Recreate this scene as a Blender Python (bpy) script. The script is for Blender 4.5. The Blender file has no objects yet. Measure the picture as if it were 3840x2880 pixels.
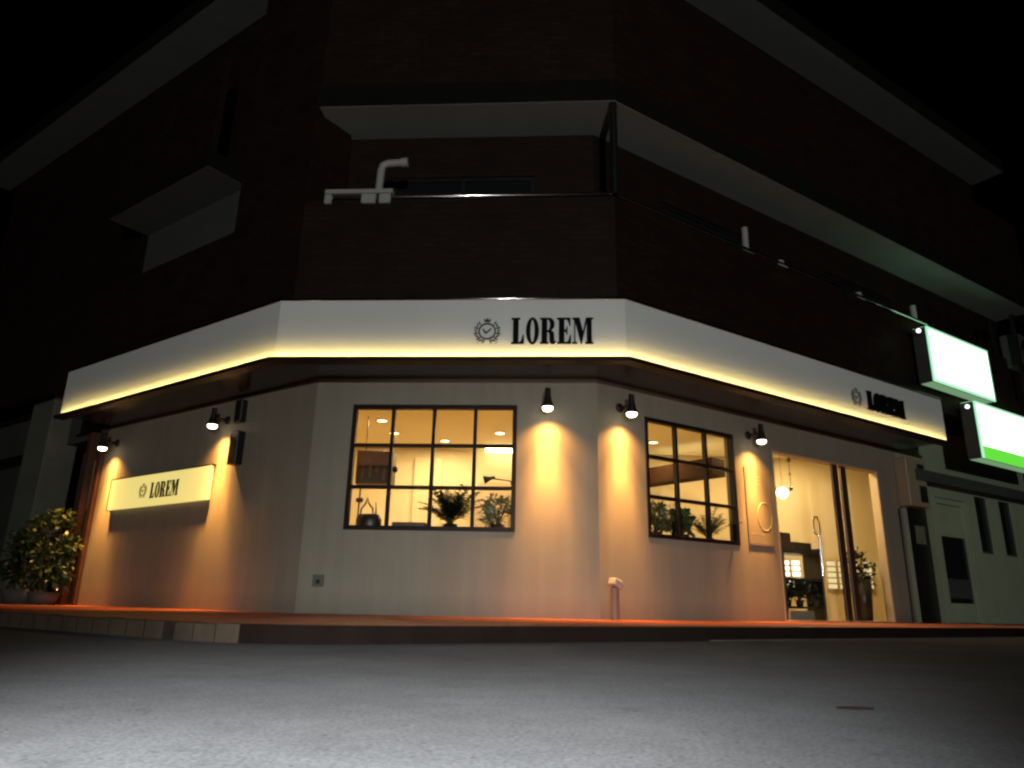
import bpy, math, random
from mathutils import Matrix, Vector
random.seed(7)
sc = bpy.context.scene
col = sc.collection
PI = math.pi

# ------------------------------------------------------------------ site frames
A = Vector((-2.3836, 8.5901)); B = Vector((1.0167, 8.3643))
LD = Vector((-0.81308, 0.58216)); RD = Vector((0.83390, 0.55191)); CD = (B - A).normalized()
nL = Vector((-0.58216, -0.81308)); nC = Vector((-0.06628, -0.99780)); nR = Vector((0.55191, -0.83390))
CLEN = (B - A).length

def frame(w, u=0., z=0., d=0.):
    """Matrix: x along the wall to the viewer's right, y into the building, z up."""
    o, D, n = {'L': (A, LD, nL), 'C': (A, CD, nC), 'R': (B, RD, nR)}[w]
    p = o + D * u + n * d
    xd = -D if w == 'L' else D
    m = Matrix(((xd.x, -n.x, 0, p.x), (xd.y, -n.y, 0, p.y), (0, 0, 1, z), (0, 0, 0, 1)))
    return m

FL, FC, FR = frame('L'), frame('C'), frame('R')
I4 = Matrix.Identity(4)

def P(w, u, z, d=0.):
    return frame(w, u, z, d).translation

def corner(d):
    def isect(Q, n1, n2):
        det = n1.x * n2.y - n1.y * n2.x
        return Q + Vector(((d * n2.y - d * n1.y) / det, (n1.x * d - n2.x * d) / det))
    return isect(A, nL, nC), isect(B, nC, nR)

def line3(d, uL, uR):
    a, b = corner(d)
    return [A + LD * uL + nL * d, a, b, B + RD * uR + nR * d]

# ------------------------------------------------------------------ materials
def mat(name, color, rough=0.6, metal=0., var=0.12, scale=6., bump=0., bscale=60., spec=0.5, coat=0., detail=6.):
    m = bpy.data.materials.new(name); m.use_nodes = True
    nt = m.node_tree; b = nt.nodes['Principled BSDF']
    b.inputs['Roughness'].default_value = rough; b.inputs['Metallic'].default_value = metal
    b.inputs['Specular IOR Level'].default_value = spec
    b.inputs['Coat Weight'].default_value = coat
    tc = nt.nodes.new('ShaderNodeTexCoord')
    nz = nt.nodes.new('ShaderNodeTexNoise'); nz.inputs['Scale'].default_value = scale; nz.inputs['Detail'].default_value = detail
    nt.links.new(tc.outputs['Object'], nz.inputs['Vector'])
    mx = nt.nodes.new('ShaderNodeMix'); mx.data_type = 'RGBA'
    mx.inputs['A'].default_value = (*[c * (1 - var) for c in color], 1)
    mx.inputs['B'].default_value = (*[min(1, c * (1 + var)) for c in color], 1)
    nt.links.new(nz.outputs['Fac'], mx.inputs['Factor'])
    nt.links.new(mx.outputs['Result'], b.inputs['Base Color'])
    if bump:
        n2 = nt.nodes.new('ShaderNodeTexNoise'); n2.inputs['Scale'].default_value = bscale; n2.inputs['Detail'].default_value = 5
        nt.links.new(tc.outputs['Object'], n2.inputs['Vector'])
        bp = nt.nodes.new('ShaderNodeBump'); bp.inputs['Strength'].default_value = bump; bp.inputs['Distance'].default_value = 0.01
        nt.links.new(n2.outputs['Fac'], bp.inputs['Height']); nt.links.new(bp.outputs['Normal'], b.inputs['Normal'])
    return m

def emat(name, color, strength, var=0.):
    m = bpy.data.materials.new(name); m.use_nodes = True
    nt = m.node_tree; nt.nodes.clear()
    e = nt.nodes.new('ShaderNodeEmission'); o = nt.nodes.new('ShaderNodeOutputMaterial')
    e.inputs['Color'].default_value = (*color, 1); e.inputs['Strength'].default_value = strength
    nt.links.new(e.outputs[0], o.inputs[0])
    return m

def glassmat(name, tint=(0.97, 0.96, 0.93), refl=0.06):
    m = bpy.data.materials.new(name); m.use_nodes = True
    nt = m.node_tree; nt.nodes.clear()
    t = nt.nodes.new('ShaderNodeBsdfTransparent'); t.inputs[0].default_value = (*tint, 1)
    g = nt.nodes.new('ShaderNodeBsdfGlossy'); g.inputs['Roughness'].default_value = 0.03
    lw = nt.nodes.new('ShaderNodeFresnel'); lw.inputs['IOR'].default_value = 1.45
    mx = nt.nodes.new('ShaderNodeMixShader'); o = nt.nodes.new('ShaderNodeOutputMaterial')
    nt.links.new(lw.outputs[0], mx.inputs[0]); nt.links.new(t.outputs[0], mx.inputs[1]); nt.links.new(g.outputs[0], mx.inputs[2])
    nt.links.new(mx.outputs[0], o.inputs[0])
    return m

def brickmat(name, c1, c2, mortar, bw, bh, msize, rough=0.55, rot=None, bump=0.4):
    m = bpy.data.materials.new(name); m.use_nodes = True
    nt = m.node_tree; b = nt.nodes['Principled BSDF']; b.inputs['Roughness'].default_value = rough; b.inputs['Specular IOR Level'].default_value = 0.12
    tc = nt.nodes.new('ShaderNodeTexCoord'); mp = nt.nodes.new('ShaderNodeMapping')
    if rot: mp.inputs['Rotation'].default_value = rot
    br = nt.nodes.new('ShaderNodeTexBrick'); br.inputs['Scale'].default_value = 1
    br.inputs['Brick Width'].default_value = bw; br.inputs['Row Height'].default_value = bh
    br.inputs['Mortar Size'].default_value = msize
    br.inputs['Color1'].default_value = (*c1, 1); br.inputs['Color2'].default_value = (*c2, 1); br.inputs['Mortar'].default_value = (*mortar, 1)
    nt.links.new(tc.outputs['Object'], mp.inputs['Vector']); nt.links.new(mp.outputs[0], br.inputs['Vector'])
    nz = nt.nodes.new('ShaderNodeTexNoise'); nz.inputs['Scale'].default_value = 2.3; nz.inputs['Detail'].default_value = 5
    nt.links.new(tc.outputs['Object'], nz.inputs['Vector'])
    mr = nt.nodes.new('ShaderNodeMapRange'); mr.inputs['To Min'].default_value = 0.55; mr.inputs['To Max'].default_value = 1.35
    nt.links.new(nz.outputs['Fac'], mr.inputs['Value'])
    mx = nt.nodes.new('ShaderNodeMix'); mx.data_type = 'RGBA'; mx.blend_type = 'MULTIPLY'; mx.inputs['Factor'].default_value = 1
    nt.links.new(br.outputs['Color'], mx.inputs['A']); nt.links.new(mr.outputs[0], mx.inputs['B'])
    nt.links.new(mx.outputs['Result'], b.inputs['Base Color'])
    bp = nt.nodes.new('ShaderNodeBump'); bp.inputs['Strength'].default_value = bump; bp.inputs['Distance'].default_value = 0.004; bp.invert = True
    nt.links.new(br.outputs['Fac'], bp.inputs['Height']); nt.links.new(bp.outputs['Normal'], b.inputs['Normal'])
    return m

def wallmat(name, color):
    """Painted render: broad stains, rain streaks below, fine trowel texture."""
    m = mat(name, color, 0.75, var=0.10, scale=1.7, bump=0.22, bscale=140)
    nt = m.node_tree; b = nt.nodes['Principled BSDF']
    tc = nt.nodes.new('ShaderNodeTexCoord'); mp = nt.nodes.new('ShaderNodeMapping'); mp.inputs['Scale'].default_value = (5, 5, 0.35)
    nz = nt.nodes.new('ShaderNodeTexNoise'); nz.inputs['Scale'].default_value = 1.6; nz.inputs['Detail'].default_value = 7
    nt.links.new(tc.outputs['Object'], mp.inputs['Vector']); nt.links.new(mp.outputs[0], nz.inputs['Vector'])
    mr = nt.nodes.new('ShaderNodeMapRange'); mr.inputs['From Min'].default_value = 0.3; mr.inputs['From Max'].default_value = 0.7
    mr.inputs['To Min'].default_value = 0.92; mr.inputs['To Max'].default_value = 1.05
    nt.links.new(nz.outputs['Fac'], mr.inputs['Value'])
    sp = nt.nodes.new('ShaderNodeSeparateXYZ'); nt.links.new(tc.outputs['Object'], sp.inputs[0])
    zr = nt.nodes.new('ShaderNodeMapRange'); zr.inputs['From Min'].default_value = 0.; zr.inputs['From Max'].default_value = 0.25
    zr.inputs['To Min'].default_value = 0.72; zr.inputs['To Max'].default_value = 1.
    nt.links.new(sp.outputs['Z'], zr.inputs['Value'])
    ml = nt.nodes.new('ShaderNodeMath'); ml.operation = 'MULTIPLY'; nt.links.new(mr.outputs[0], ml.inputs[0]); nt.links.new(zr.outputs[0], ml.inputs[1])
    old = b.inputs['Base Color'].links[0].from_socket
    mx = nt.nodes.new('ShaderNodeMix'); mx.data_type = 'RGBA'; mx.blend_type = 'MULTIPLY'; mx.inputs['Factor'].default_value = 1
    nt.links.new(old, mx.inputs['A']); nt.links.new(ml.outputs[0], mx.inputs['B']); nt.links.new(mx.outputs['Result'], b.inputs['Base Color'])
    return m

def asphalt():
    m = bpy.data.materials.new('asphalt'); m.use_nodes = True
    nt = m.node_tree; b = nt.nodes['Principled BSDF']; b.inputs['Roughness'].default_value = 0.95; b.inputs['Specular IOR Level'].default_value = 0.05
    tc = nt.nodes.new('ShaderNodeTexCoord')
    def noise(s, d, r=0.6):
        n = nt.nodes.new('ShaderNodeTexNoise'); n.inputs['Scale'].default_value = s; n.inputs['Detail'].default_value = d; n.inputs['Roughness'].default_value = r
        nt.links.new(tc.outputs['Object'], n.inputs['Vector']); return n
    vo = nt.nodes.new('ShaderNodeTexVoronoi'); vo.inputs['Scale'].default_value = 95
    nt.links.new(tc.outputs['Object'], vo.inputs['Vector'])
    big = noise(0.9, 4); fine = noise(120, 6, 0.72); mid = noise(9, 6, 0.7)
    r1 = nt.nodes.new('ShaderNodeValToRGB')
    r1.color_ramp.elements[0].position = 0.28; r1.color_ramp.elements[0].color = (0.055, 0.055, 0.056, 1)
    r1.color_ramp.elements[1].position = 0.74; r1.color_ramp.elements[1].color = (0.140, 0.1405, 0.143, 1)
    nt.links.new(fine.outputs['Fac'], r1.inputs[0])
    r2 = nt.nodes.new('ShaderNodeMapRange'); r2.inputs['From Min'].default_value = 0.3; r2.inputs['From Max'].default_value = 0.7
    r2.inputs['To Min'].default_value = 0.90; r2.inputs['To Max'].default_value = 1.08
    nt.links.new(mid.outputs['Fac'], r2.inputs['Value'])
    r3 = nt.nodes.new('ShaderNodeMapRange'); r3.inputs['From Min'].default_value = 0.3; r3.inputs['From Max'].default_value = 0.7
    r3.inputs['To Min'].default_value = 0.78; r3.inputs['To Max'].default_value = 1.15
    nt.links.new(big.outputs['Fac'], r3.inputs['Value'])
    mu = nt.nodes.new('ShaderNodeMath'); mu.operation = 'MULTIPLY'; nt.links.new(r2.outputs[0], mu.inputs[0]); nt.links.new(r3.outputs[0], mu.inputs[1])
    mx = nt.nodes.new('ShaderNodeMix'); mx.data_type = 'RGBA'; mx.blend_type = 'MULTIPLY'; mx.inputs['Factor'].default_value = 1
    nt.links.new(r1.outputs[0], mx.inputs['A']); nt.links.new(mu.outputs[0], mx.inputs['B'])
    # pale stones
    st = nt.nodes.new('ShaderNodeMapRange'); st.inputs['From Min'].default_value = 0.86; st.inputs['From Max'].default_value = 1.0; st.inputs['To Max'].default_value = 0.45
    nt.links.new(vo.outputs['Color'], st.inputs['Value'])
    m2 = nt.nodes.new('ShaderNodeMix'); m2.data_type = 'RGBA'; m2.inputs['B'].default_value = (0.17, 0.17, 0.173, 1)
    nt.links.new(st.outputs[0], m2.inputs['Factor']); nt.links.new(mx.outputs['Result'], m2.inputs['A'])
    # hairline cracks and dark oil spots
    wv = noise(2.2, 5); va = nt.nodes.new('ShaderNodeVectorMath'); va.operation = 'MULTIPLY_ADD'
    va.inputs[1].default_value = (0.9, 0.9, 0); nt.links.new(wv.outputs['Color'], va.inputs[0]); nt.links.new(tc.outputs['Object'], va.inputs[2])
    vc = nt.nodes.new('ShaderNodeTexVoronoi'); vc.feature = 'DISTANCE_TO_EDGE'; vc.inputs['Scale'].default_value = 0.55; nt.links.new(va.outputs[0], vc.inputs['Vector'])
    cr = nt.nodes.new('ShaderNodeMapRange'); cr.inputs['From Min'].default_value = 0.001; cr.inputs['From Max'].default_value = 0.006
    cr.inputs['To Min'].default_value = 0.88; nt.links.new(vc.outputs['Distance'], cr.inputs['Value'])
    sp = noise(3.1, 3); sm = nt.nodes.new('ShaderNodeMapRange'); sm.inputs['From Min'].default_value = 0.64; sm.inputs['From Max'].default_value = 0.74
    sm.inputs['To Min'].default_value = 1.; sm.inputs['To Max'].default_value = 0.80; nt.links.new(sp.outputs['Fac'], sm.inputs['Value'])
    mm_ = nt.nodes.new('ShaderNodeMath'); mm_.operation = 'MULTIPLY'; nt.links.new(cr.outputs[0], mm_.inputs[0]); nt.links.new(sm.outputs[0], mm_.inputs[1])
    vp = nt.nodes.new('ShaderNodeTexVoronoi'); vp.inputs['Scale'].default_value = 26; nt.links.new(tc.outputs['Object'], vp.inputs['Vector'])
    pr = nt.nodes.new('ShaderNodeMapRange'); pr.inputs['From Min'].default_value = 0.06; pr.inputs['From Max'].default_value = 0.16; pr.inputs['To Min'].default_value = 0.6
    nt.links.new(vp.outputs['Distance'], pr.inputs['Value'])
    pm = nt.nodes.new('ShaderNodeMath'); pm.operation = 'MULTIPLY'; nt.links.new(mm_.outputs[0], pm.inputs[0]); nt.links.new(pr.outputs[0], pm.inputs[1]); mm_ = pm
    m3 = nt.nodes.new('ShaderNodeMix'); m3.data_type = 'RGBA'; m3.blend_type = 'MULTIPLY'; m3.inputs['Factor'].default_value = 1
    nt.links.new(m2.outputs['Result'], m3.inputs['A']); nt.links.new(mm_.outputs[0], m3.inputs['B'])
    nt.links.new(m3.outputs['Result'], b.inputs['Base Color'])
    bp = nt.nodes.new('ShaderNodeBump'); bp.inputs['Strength'].default_value = 0.3; bp.inputs['Distance'].default_value = 0.004
    nt.links.new(fine.outputs['Fac'], bp.inputs['Height']); nt.links.new(bp.outputs['Normal'], b.inputs['Normal'])
    return m

def leafmat(name, c, trans=0.25, rough=0.45):
    m = mat(name, c, rough, var=0.45, scale=9)
    return m

M = {}
M['wall'] = wallmat('cream_render', (0.232, 0.212, 0.160))
M['fascia'] = mat('white_panel', (0.80, 0.80, 0.77), 0.38, var=0.06, scale=1.3, bump=0.03, bscale=8)
M['soffit'] = mat('dark_soffit_board', (0.014, 0.009, 0.007), 0.22, var=0.3, scale=5)
M['darkmetal'] = mat('dark_bronze_metal', (0.012, 0.007, 0.005), 0.5, var=0.3, scale=20, spec=0.15)
M['black'] = mat('black_paint', (0.010, 0.009, 0.009), 0.4, var=0.3, scale=15)
M['letter'] = mat('black_letter_paint', (0.004, 0.004, 0.004), 0.7, var=0.2, spec=0.1)
M['emblem'] = mat('grey_emblem_paint', (0.03, 0.03, 0.028), 0.5, var=0.2)
M['signink'] = mat('olive_sign_ink', (0.05, 0.04, 0.012), 0.6, var=0.2)
M['signink2'] = mat('pale_olive_sign_ink', (0.30, 0.24, 0.09), 0.6, var=0.2)
M['emblempale'] = mat('faint_emblem_paint', (0.22, 0.22, 0.20), 0.6, var=0.2)
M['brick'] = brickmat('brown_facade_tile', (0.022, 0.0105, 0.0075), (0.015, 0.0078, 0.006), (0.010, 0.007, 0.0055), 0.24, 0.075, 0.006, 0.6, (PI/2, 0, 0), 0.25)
M['slab'] = mat('grey_slab_paint', (0.13, 0.134, 0.122), 0.8, var=0.15, scale=2, bump=0.1)
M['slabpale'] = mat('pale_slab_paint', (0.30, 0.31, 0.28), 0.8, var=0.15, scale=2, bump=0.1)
M['slabedge'] = mat('dark_slab_edge', (0.009, 0.0085, 0.007), 0.9, var=0.3, scale=3, spec=0.05)
M['pale'] = mat('pale_upper_wall', (0.06, 0.06, 0.055), 0.8, var=0.2, scale=2)
M['dull'] = mat('dull_dark_wall', (0.05, 0.05, 0.045), 0.8, var=0.35, scale=2.0, bump=0.2)
M['steel'] = mat('polished_steel', (0.60, 0.60, 0.58), 0.16, 1., var=0.1)
M['trim'] = mat('white_edge_trim', (0.6, 0.6, 0.58), 0.12, var=0.05)
M['pipe'] = mat('pale_plastic_pipe', (0.34, 0.34, 0.31), 0.5, var=0.15, scale=8)
M['tanpipe'] = mat('tan_pipe_paint', (0.17, 0.14, 0.11), 0.6, var=0.15)
M['paving'] = brickmat('red_paving', (0.46, 0.125, 0.068), (0.36, 0.10, 0.055), (0.13, 0.07, 0.05), 0.22, 0.11, 0.006, 0.62, None, 0.5)
M['kerb'] = mat('kerb_stone', (0.066, 0.048, 0.033), 0.9, var=0.45, scale=4.5, bump=0.5, bscale=45, spec=0.1)
M['kerbdark'] = mat('dark_kerb_stone', (0.011, 0.0065, 0.005), 0.95, var=0.5, scale=5, bump=0.4, bscale=50, spec=0.1)
M['gutter'] = mat('gutter_concrete', (0.10, 0.095, 0.08), 0.9, var=0.7, scale=3, bump=0.4, bscale=60)
M['asphalt'] = asphalt()
M['glass'] = glassmat('window_glass')
M['glassdark'] = mat('dark_glass', (0.012, 0.014, 0.013), 0.06, var=0.2)
M['int'] = mat('cream_interior_paint', (0.52, 0.43, 0.26), 0.7, var=0.05, scale=1.2)
M['ceil'] = mat('warm_ceiling_paint', (0.88, 0.83, 0.60), 0.75, var=0.04, scale=1.1)
M['ifloor'] = mat('oak_floor', (0.50, 0.33, 0.17), 0.4, var=0.25, scale=4)
M['wood'] = mat('dark_stained_wood', (0.085, 0.036, 0.018), 0.45, var=0.4, scale=7)
M['brown'] = mat('brown_door_stile', (0.060, 0.024, 0.012), 0.4, var=0.3, scale=7)
M['palebrown'] = mat('pale_timber_reveal', (0.45, 0.33, 0.2), 0.6, var=0.15)
M['leafdark'] = leafmat('dark_green_leaf', (0.022, 0.038, 0.012))
M['leafmid'] = leafmat('mid_green_leaf', (0.085, 0.125, 0.04))
M['leafgrey'] = leafmat('grey_green_leaf', (0.17, 0.18, 0.08))
M['leafbush'] = leafmat('bright_bush_leaf', (0.036, 0.062, 0.018), rough=0.35)
M['leafdim'] = leafmat('dim_bush_leaf', (0.020, 0.034, 0.012))
M['stem'] = mat('woody_stem', (0.08, 0.05, 0.03), 0.8, var=0.3)
M['pot'] = mat('dark_glazed_pot', (0.018, 0.014, 0.012), 0.35, var=0.3)
M['greypot'] = mat('grey_planter', (0.07, 0.06, 0.055), 0.8, var=0.35, scale=5, bump=0.3)
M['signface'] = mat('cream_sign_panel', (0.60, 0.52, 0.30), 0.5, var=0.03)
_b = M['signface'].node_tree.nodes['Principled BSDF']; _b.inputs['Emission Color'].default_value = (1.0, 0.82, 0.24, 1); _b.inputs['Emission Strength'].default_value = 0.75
M['pilgrey'] = mat('grey_concrete', (0.105, 0.108, 0.082), 0.85, var=0.4, scale=2.2, bump=0.3)
M['greenwall'] = mat('greenish_grey_wall', (0.30, 0.345, 0.235), 0.8, var=0.2, scale=1.7, bump=0.15)
M['beige'] = mat('beige_enamel_box', (0.30, 0.235, 0.155), 0.5, var=0.12)
M['paper'] = mat('pale_acrylic_sheet', (0.22, 0.20, 0.155), 0.35, var=0.06)
M['ring'] = mat('pale_green_ring', (0.27, 0.31, 0.17), 0.5, var=0.1)
M['white'] = mat('white_enamel', (0.75, 0.74, 0.70), 0.4, var=0.06)
M['led'] = emat('warm_led_strip', (1.0, 0.72, 0.22), 105)
M['bulb'] = emat('warm_bulb_glass', (1.0, 0.80, 0.52), 14)
M['dlight'] = emat('ceiling_downlight_glow', (1.0, 0.80, 0.42), 9)
M['panel'] = emat('light_panel_glow', (1.0, 0.82, 0.44), 17)
M['bulk'] = mat('dark_brown_bulkhead', (0.030, 0.014, 0.007), 0.8, var=0.25, spec=0.05)
M['panelsoft'] = emat('soft_strip_glow', (1.0, 0.80, 0.38), 7)
M['slat'] = emat('slat_light_glow', (1.0, 0.93, 0.68), 2.2)
M['slatwarm'] = emat('warm_slat_light_glow', (1.0, 0.80, 0.38), 0.95)
M['globe'] = emat('globe_lamp_glow', (1.0, 0.80, 0.42), 5)
M['lightbox'] = emat('white_lightbox_face', (0.84, 1.0, 0.90), 4.0)
M['lightedge'] = emat('pale_green_lightbox_rim', (0.46, 1.0, 0.62), 0.95)
M['greenband'] = emat('green_lightbox_band', (0.15, 0.80, 0.06), 0.95)
M['greenish'] = emat('green_white_fill_glow', (0.55, 1.0, 0.52), 0.30)
M['greentop'] = emat('green_top_diffuser', (0.45, 1.0, 0.55), 2.0)
M['boltglow'] = emat('bolt_glint_glow', (1, 1, 0.95), 2.5)
M['menuglow'] = mat('menu_poster_paper', (0.16, 0.17, 0.12), 0.6, var=0.4, scale=7)

# ------------------------------------------------------------------ mesh builder
WM = {}          # world matrix of each object we made

class MB:
    def __init__(s): s.v = []; s.f = []; s.sm = []
    def add(s, vs, fs, T=I4, smooth=False):
        n = len(s.v)
        s.v += [T @ Vector(v) for v in vs]
        s.f += [tuple(i + n for i in f) for f in fs]; s.sm += [smooth] * len(fs)
        return s
    def box(s, x0, x1, y0, y1, z0, z1, T=I4):
        v = [(x, y, z) for z in (z0, z1) for y in (y0, y1) for x in (x0, x1)]
        return s.add(v, [(0, 2, 3, 1), (4, 5, 7, 6), (0, 1, 5, 4), (2, 6, 7, 3), (0, 4, 6, 2), (1, 3, 7, 5)], T)
    def bbox(s, x0, x1, y0, y1, z0, z1, T=I4, b=0.006):
        """box with chamfered edges"""
        xs, ys, zs = (x0, x1), (y0, y1), (z0, z1); v = []; idx = {}
        for i in (0, 1):
            for j in (0, 1):
                for k in (0, 1):
                    X, Y, Z = xs[i], ys[j], zs[k]; sx, sy, sz = (1 - 2*i) * b, (1 - 2*j) * b, (1 - 2*k) * b
                    for a, p in (('x', (X, Y + sy, Z + sz)), ('y', (X + sx, Y, Z + sz)), ('z', (X + sx, Y + sy, Z))):
                        idx[(i, j, k, a)] = len(v); v.append(p)
        f = []
        for i in (0, 1): f.append([idx[(i, j, k, 'x')] for j, k in ((0, 0), (0, 1), (1, 1), (1, 0))][::1 if i == 0 else -1])
        for j in (0, 1): f.append([idx[(i, j, k, 'y')] for i, k in ((0, 0), (1, 0), (1, 1), (0, 1))][::1 if j == 0 else -1])
        for k in (0, 1): f.append([idx[(i, j, k, 'z')] for i, j in ((0, 0), (0, 1), (1, 1), (1, 0))][::1 if k == 0 else -1])
        for j in (0, 1):
            for k in (0, 1): f.append([idx[(0, j, k, 'y')], idx[(1, j, k, 'y')], idx[(1, j, k, 'z')], idx[(0, j, k, 'z')]])
        for i in (0, 1):
            for k in (0, 1): f.append([idx[(i, 0, k, 'x')], idx[(i, 1, k, 'x')], idx[(i, 1, k, 'z')], idx[(i, 0, k, 'z')]])
        for i in (0, 1):
            for j in (0, 1): f.append([idx[(i, j, 0, 'x')], idx[(i, j, 1, 'x')], idx[(i, j, 1, 'y')], idx[(i, j, 0, 'y')]])
        for i in (0, 1):
            for j in (0, 1):
                for k in (0, 1): f.append([idx[(i, j, k, 'x')], idx[(i, j, k, 'y')], idx[(i, j, k, 'z')]])
        return s.add(v, f, T)
    def tube(s, pts, r, n=10, T=I4, cap=True):
        pts = [Vector(p) for p in pts]; rr = r if isinstance(r, (list, tuple)) else [r] * len(pts)
        v = []; f = []; prev = None
        for i, p in enumerate(pts):
            t = ((pts[min(i+1, len(pts)-1)] - pts[max(i-1, 0)])).normalized()
            a = Vector((0, 0, 1)) if abs(t.z) < 0.9 else Vector((1, 0, 0))
            if prev is not None: a = prev
            x = (a - t * a.dot(t)).normalized(); prev = x; y = t.cross(x)
            for k in range(n):
                an = 2 * PI * k / n; v.append(p + (x * math.cos(an) + y * math.sin(an)) * rr[i])
        for i in range(len(pts) - 1):
            for k in range(n):
                a0 = i*n + k; a1 = i*n + (k+1) % n; f.append((a0, a1, a1 + n, a0 + n))
        s.add(v, f, T, True)
        if cap:
            s.add(v[:n], [tuple(range(n))[::-1]], T); s.add(v[-n:], [tuple(range(n))], T)
        return s
    def lathe(s, prof, n=20, T=I4, cap=False):
        v = []; f = []
        for r, z in prof:
            for k in range(n):
                an = 2 * PI * k / n; v.append((r * math.cos(an), r * math.sin(an), z))
        for i in range(len(prof) - 1):
            for k in range(n):
                a0 = i*n + k; a1 = i*n + (k+1) % n; f.append((a0, a1, a1 + n, a0 + n))
        s.add(v, f, T, True)
        if cap:
            s.add(v[:n], [tuple(range(n))[::-1]], T); s.add(v[-n:], [tuple(range(n))], T)
        return s
    def prism(s, poly, z0, z1, T=I4):
        n = len(poly)
        v = [(p[0], p[1], z0) for p in poly] + [(p[0], p[1], z1) for p in poly]
        f = [tuple(range(n))[::-1], tuple(range(n, 2*n))] + [(i, (i+1) % n, (i+1) % n + n, i + n) for i in range(n)]
        return s.add(v, f, T)
    def band(s, d0, d1, z0, z1, uL, uR):
        """solid that follows the three wall lines between two offsets"""
        o = line3(d1, uL, uR); i = line3(d0, uL, uR)
        v = [(p.x, p.y, z) for z in (z0, z1) for p in o + i]
        f = []
        for k in range(3):
            f.append((k, k+1, k+9, k+8)); f.append((k+5, k+4, k+12, k+13))
            f.append((k+1, k, k+4, k+5)); f.append((k+8, k+9, k+13, k+12))
        f.append((0, 8, 12, 4)); f.append((3, 7, 15, 11))
        return s.add(v, f)
    def build(s, name, m, parent=None, T=None, bevel=0.):
        """verts are world coordinates unless T is given (then they are already local and T places the object)"""
        me = bpy.data.meshes.new(name)
        W = WM.get(parent.name, I4) if parent else I4
        loc = T if T is not None else I4
        inv = I4 if T is not None else W.inverted()
        me.from_pydata([inv @ v for v in s.v], [], s.f); me.validate(); me.update()
        for p, sm in zip(me.polygons, s.sm): p.use_smooth = sm
        me.materials.append(m)
        o = bpy.data.objects.new(name, me); col.objects.link(o)
        if parent: o.parent = parent
        if T is not None: o.matrix_local = loc
        WM[o.name] = W @ loc
        if bevel:
            bv = o.modifiers.new('bevel', 'BEVEL'); bv.width = bevel; bv.segments = 2; bv.limit_method = 'ANGLE'
        return o
    def lone(s, name, m, base, **kw):
        """a thing that is one mesh: origin at its base"""
        T = base if isinstance(base, Matrix) else Matrix.Translation(base)
        inv = T.inverted(); s.v = [inv @ v for v in s.v]
        o = s.build(name, m, None, T); return tag(o, **kw)

def tag(o, label=None, cat=None, group=None, kind=None):
    if label: o['label'] = label
    if cat: o['category'] = cat
    if group: o['group'] = group
    if kind: o['kind'] = kind
    return o

def thing(name, label, cat, T, group=None):
    o = bpy.data.objects.new(name, None); col.objects.link(o); o.empty_display_size = 0.1
    T = T if isinstance(T, Matrix) else Matrix.Translation(T)
    o.matrix_world = T; WM[o.name] = T.copy()
    return tag(o, label, cat, group)

def dup(o, parent=None):
    c = o.copy(); col.objects.link(c)
    if parent: c.parent = parent
    for ch in list(o.children): dup(ch, c)
    return c

def wall_panel(s, T, x0, x1, z0, z1, y0, y1, holes=()):
    """wall with rectangular holes; y0 outer face, y1 inner face"""
    xs = sorted({x0, x1, *[h[0] for h in holes], *[h[1] for h in holes]}); zs = sorted({z0, z1, *[h[2] for h in holes], *[h[3] for h in holes]})
    def solid(i, j):
        if i < 0 or j < 0 or i >= len(xs) - 1 or j >= len(zs) - 1: return False
        cx, cz = (xs[i] + xs[i+1]) / 2, (zs[j] + zs[j+1]) / 2
        return not any(h[0] < cx < h[1] and h[2] < cz < h[3] for h in holes)
    for i in range(len(xs) - 1):
        for j in range(len(zs) - 1):
            if not solid(i, j): continue
            a, b, c, d = xs[i], xs[i+1], zs[j], zs[j+1]
            s.add([(a, y0, c), (b, y0, c), (b, y0, d), (a, y0, d)], [(0, 1, 2, 3)], T)
            s.add([(a, y1, c), (b, y1, c), (b, y1, d), (a, y1, d)], [(3, 2, 1, 0)], T)
            if not solid(i-1, j): s.add([(a, y0, c), (a, y1, c), (a, y1, d), (a, y0, d)], [(3, 2, 1, 0)], T)
            if not solid(i+1, j): s.add([(b, y0, c), (b, y1, c), (b, y1, d), (b, y0, d)], [(0, 1, 2, 3)], T)
            if not solid(i, j-1): s.add([(a, y0, c), (b, y0, c), (b, y1, c), (a, y1, c)], [(3, 2, 1, 0)], T)
            if not solid(i, j+1): s.add([(a, y0, d), (b, y0, d), (b, y1, d), (a, y1, d)], [(0, 1, 2, 3)], T)
    return s

# ================================================================== SETTING
ROADZ = -0.09
road = MB().add([(-150, -150, ROADZ), (150, -150, ROADZ), (150, 150, ROADZ), (-150, 150, ROADZ)], [(0, 1, 2, 3)]).build('road', M['asphalt'])
tag(road, kind='structure')

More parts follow.
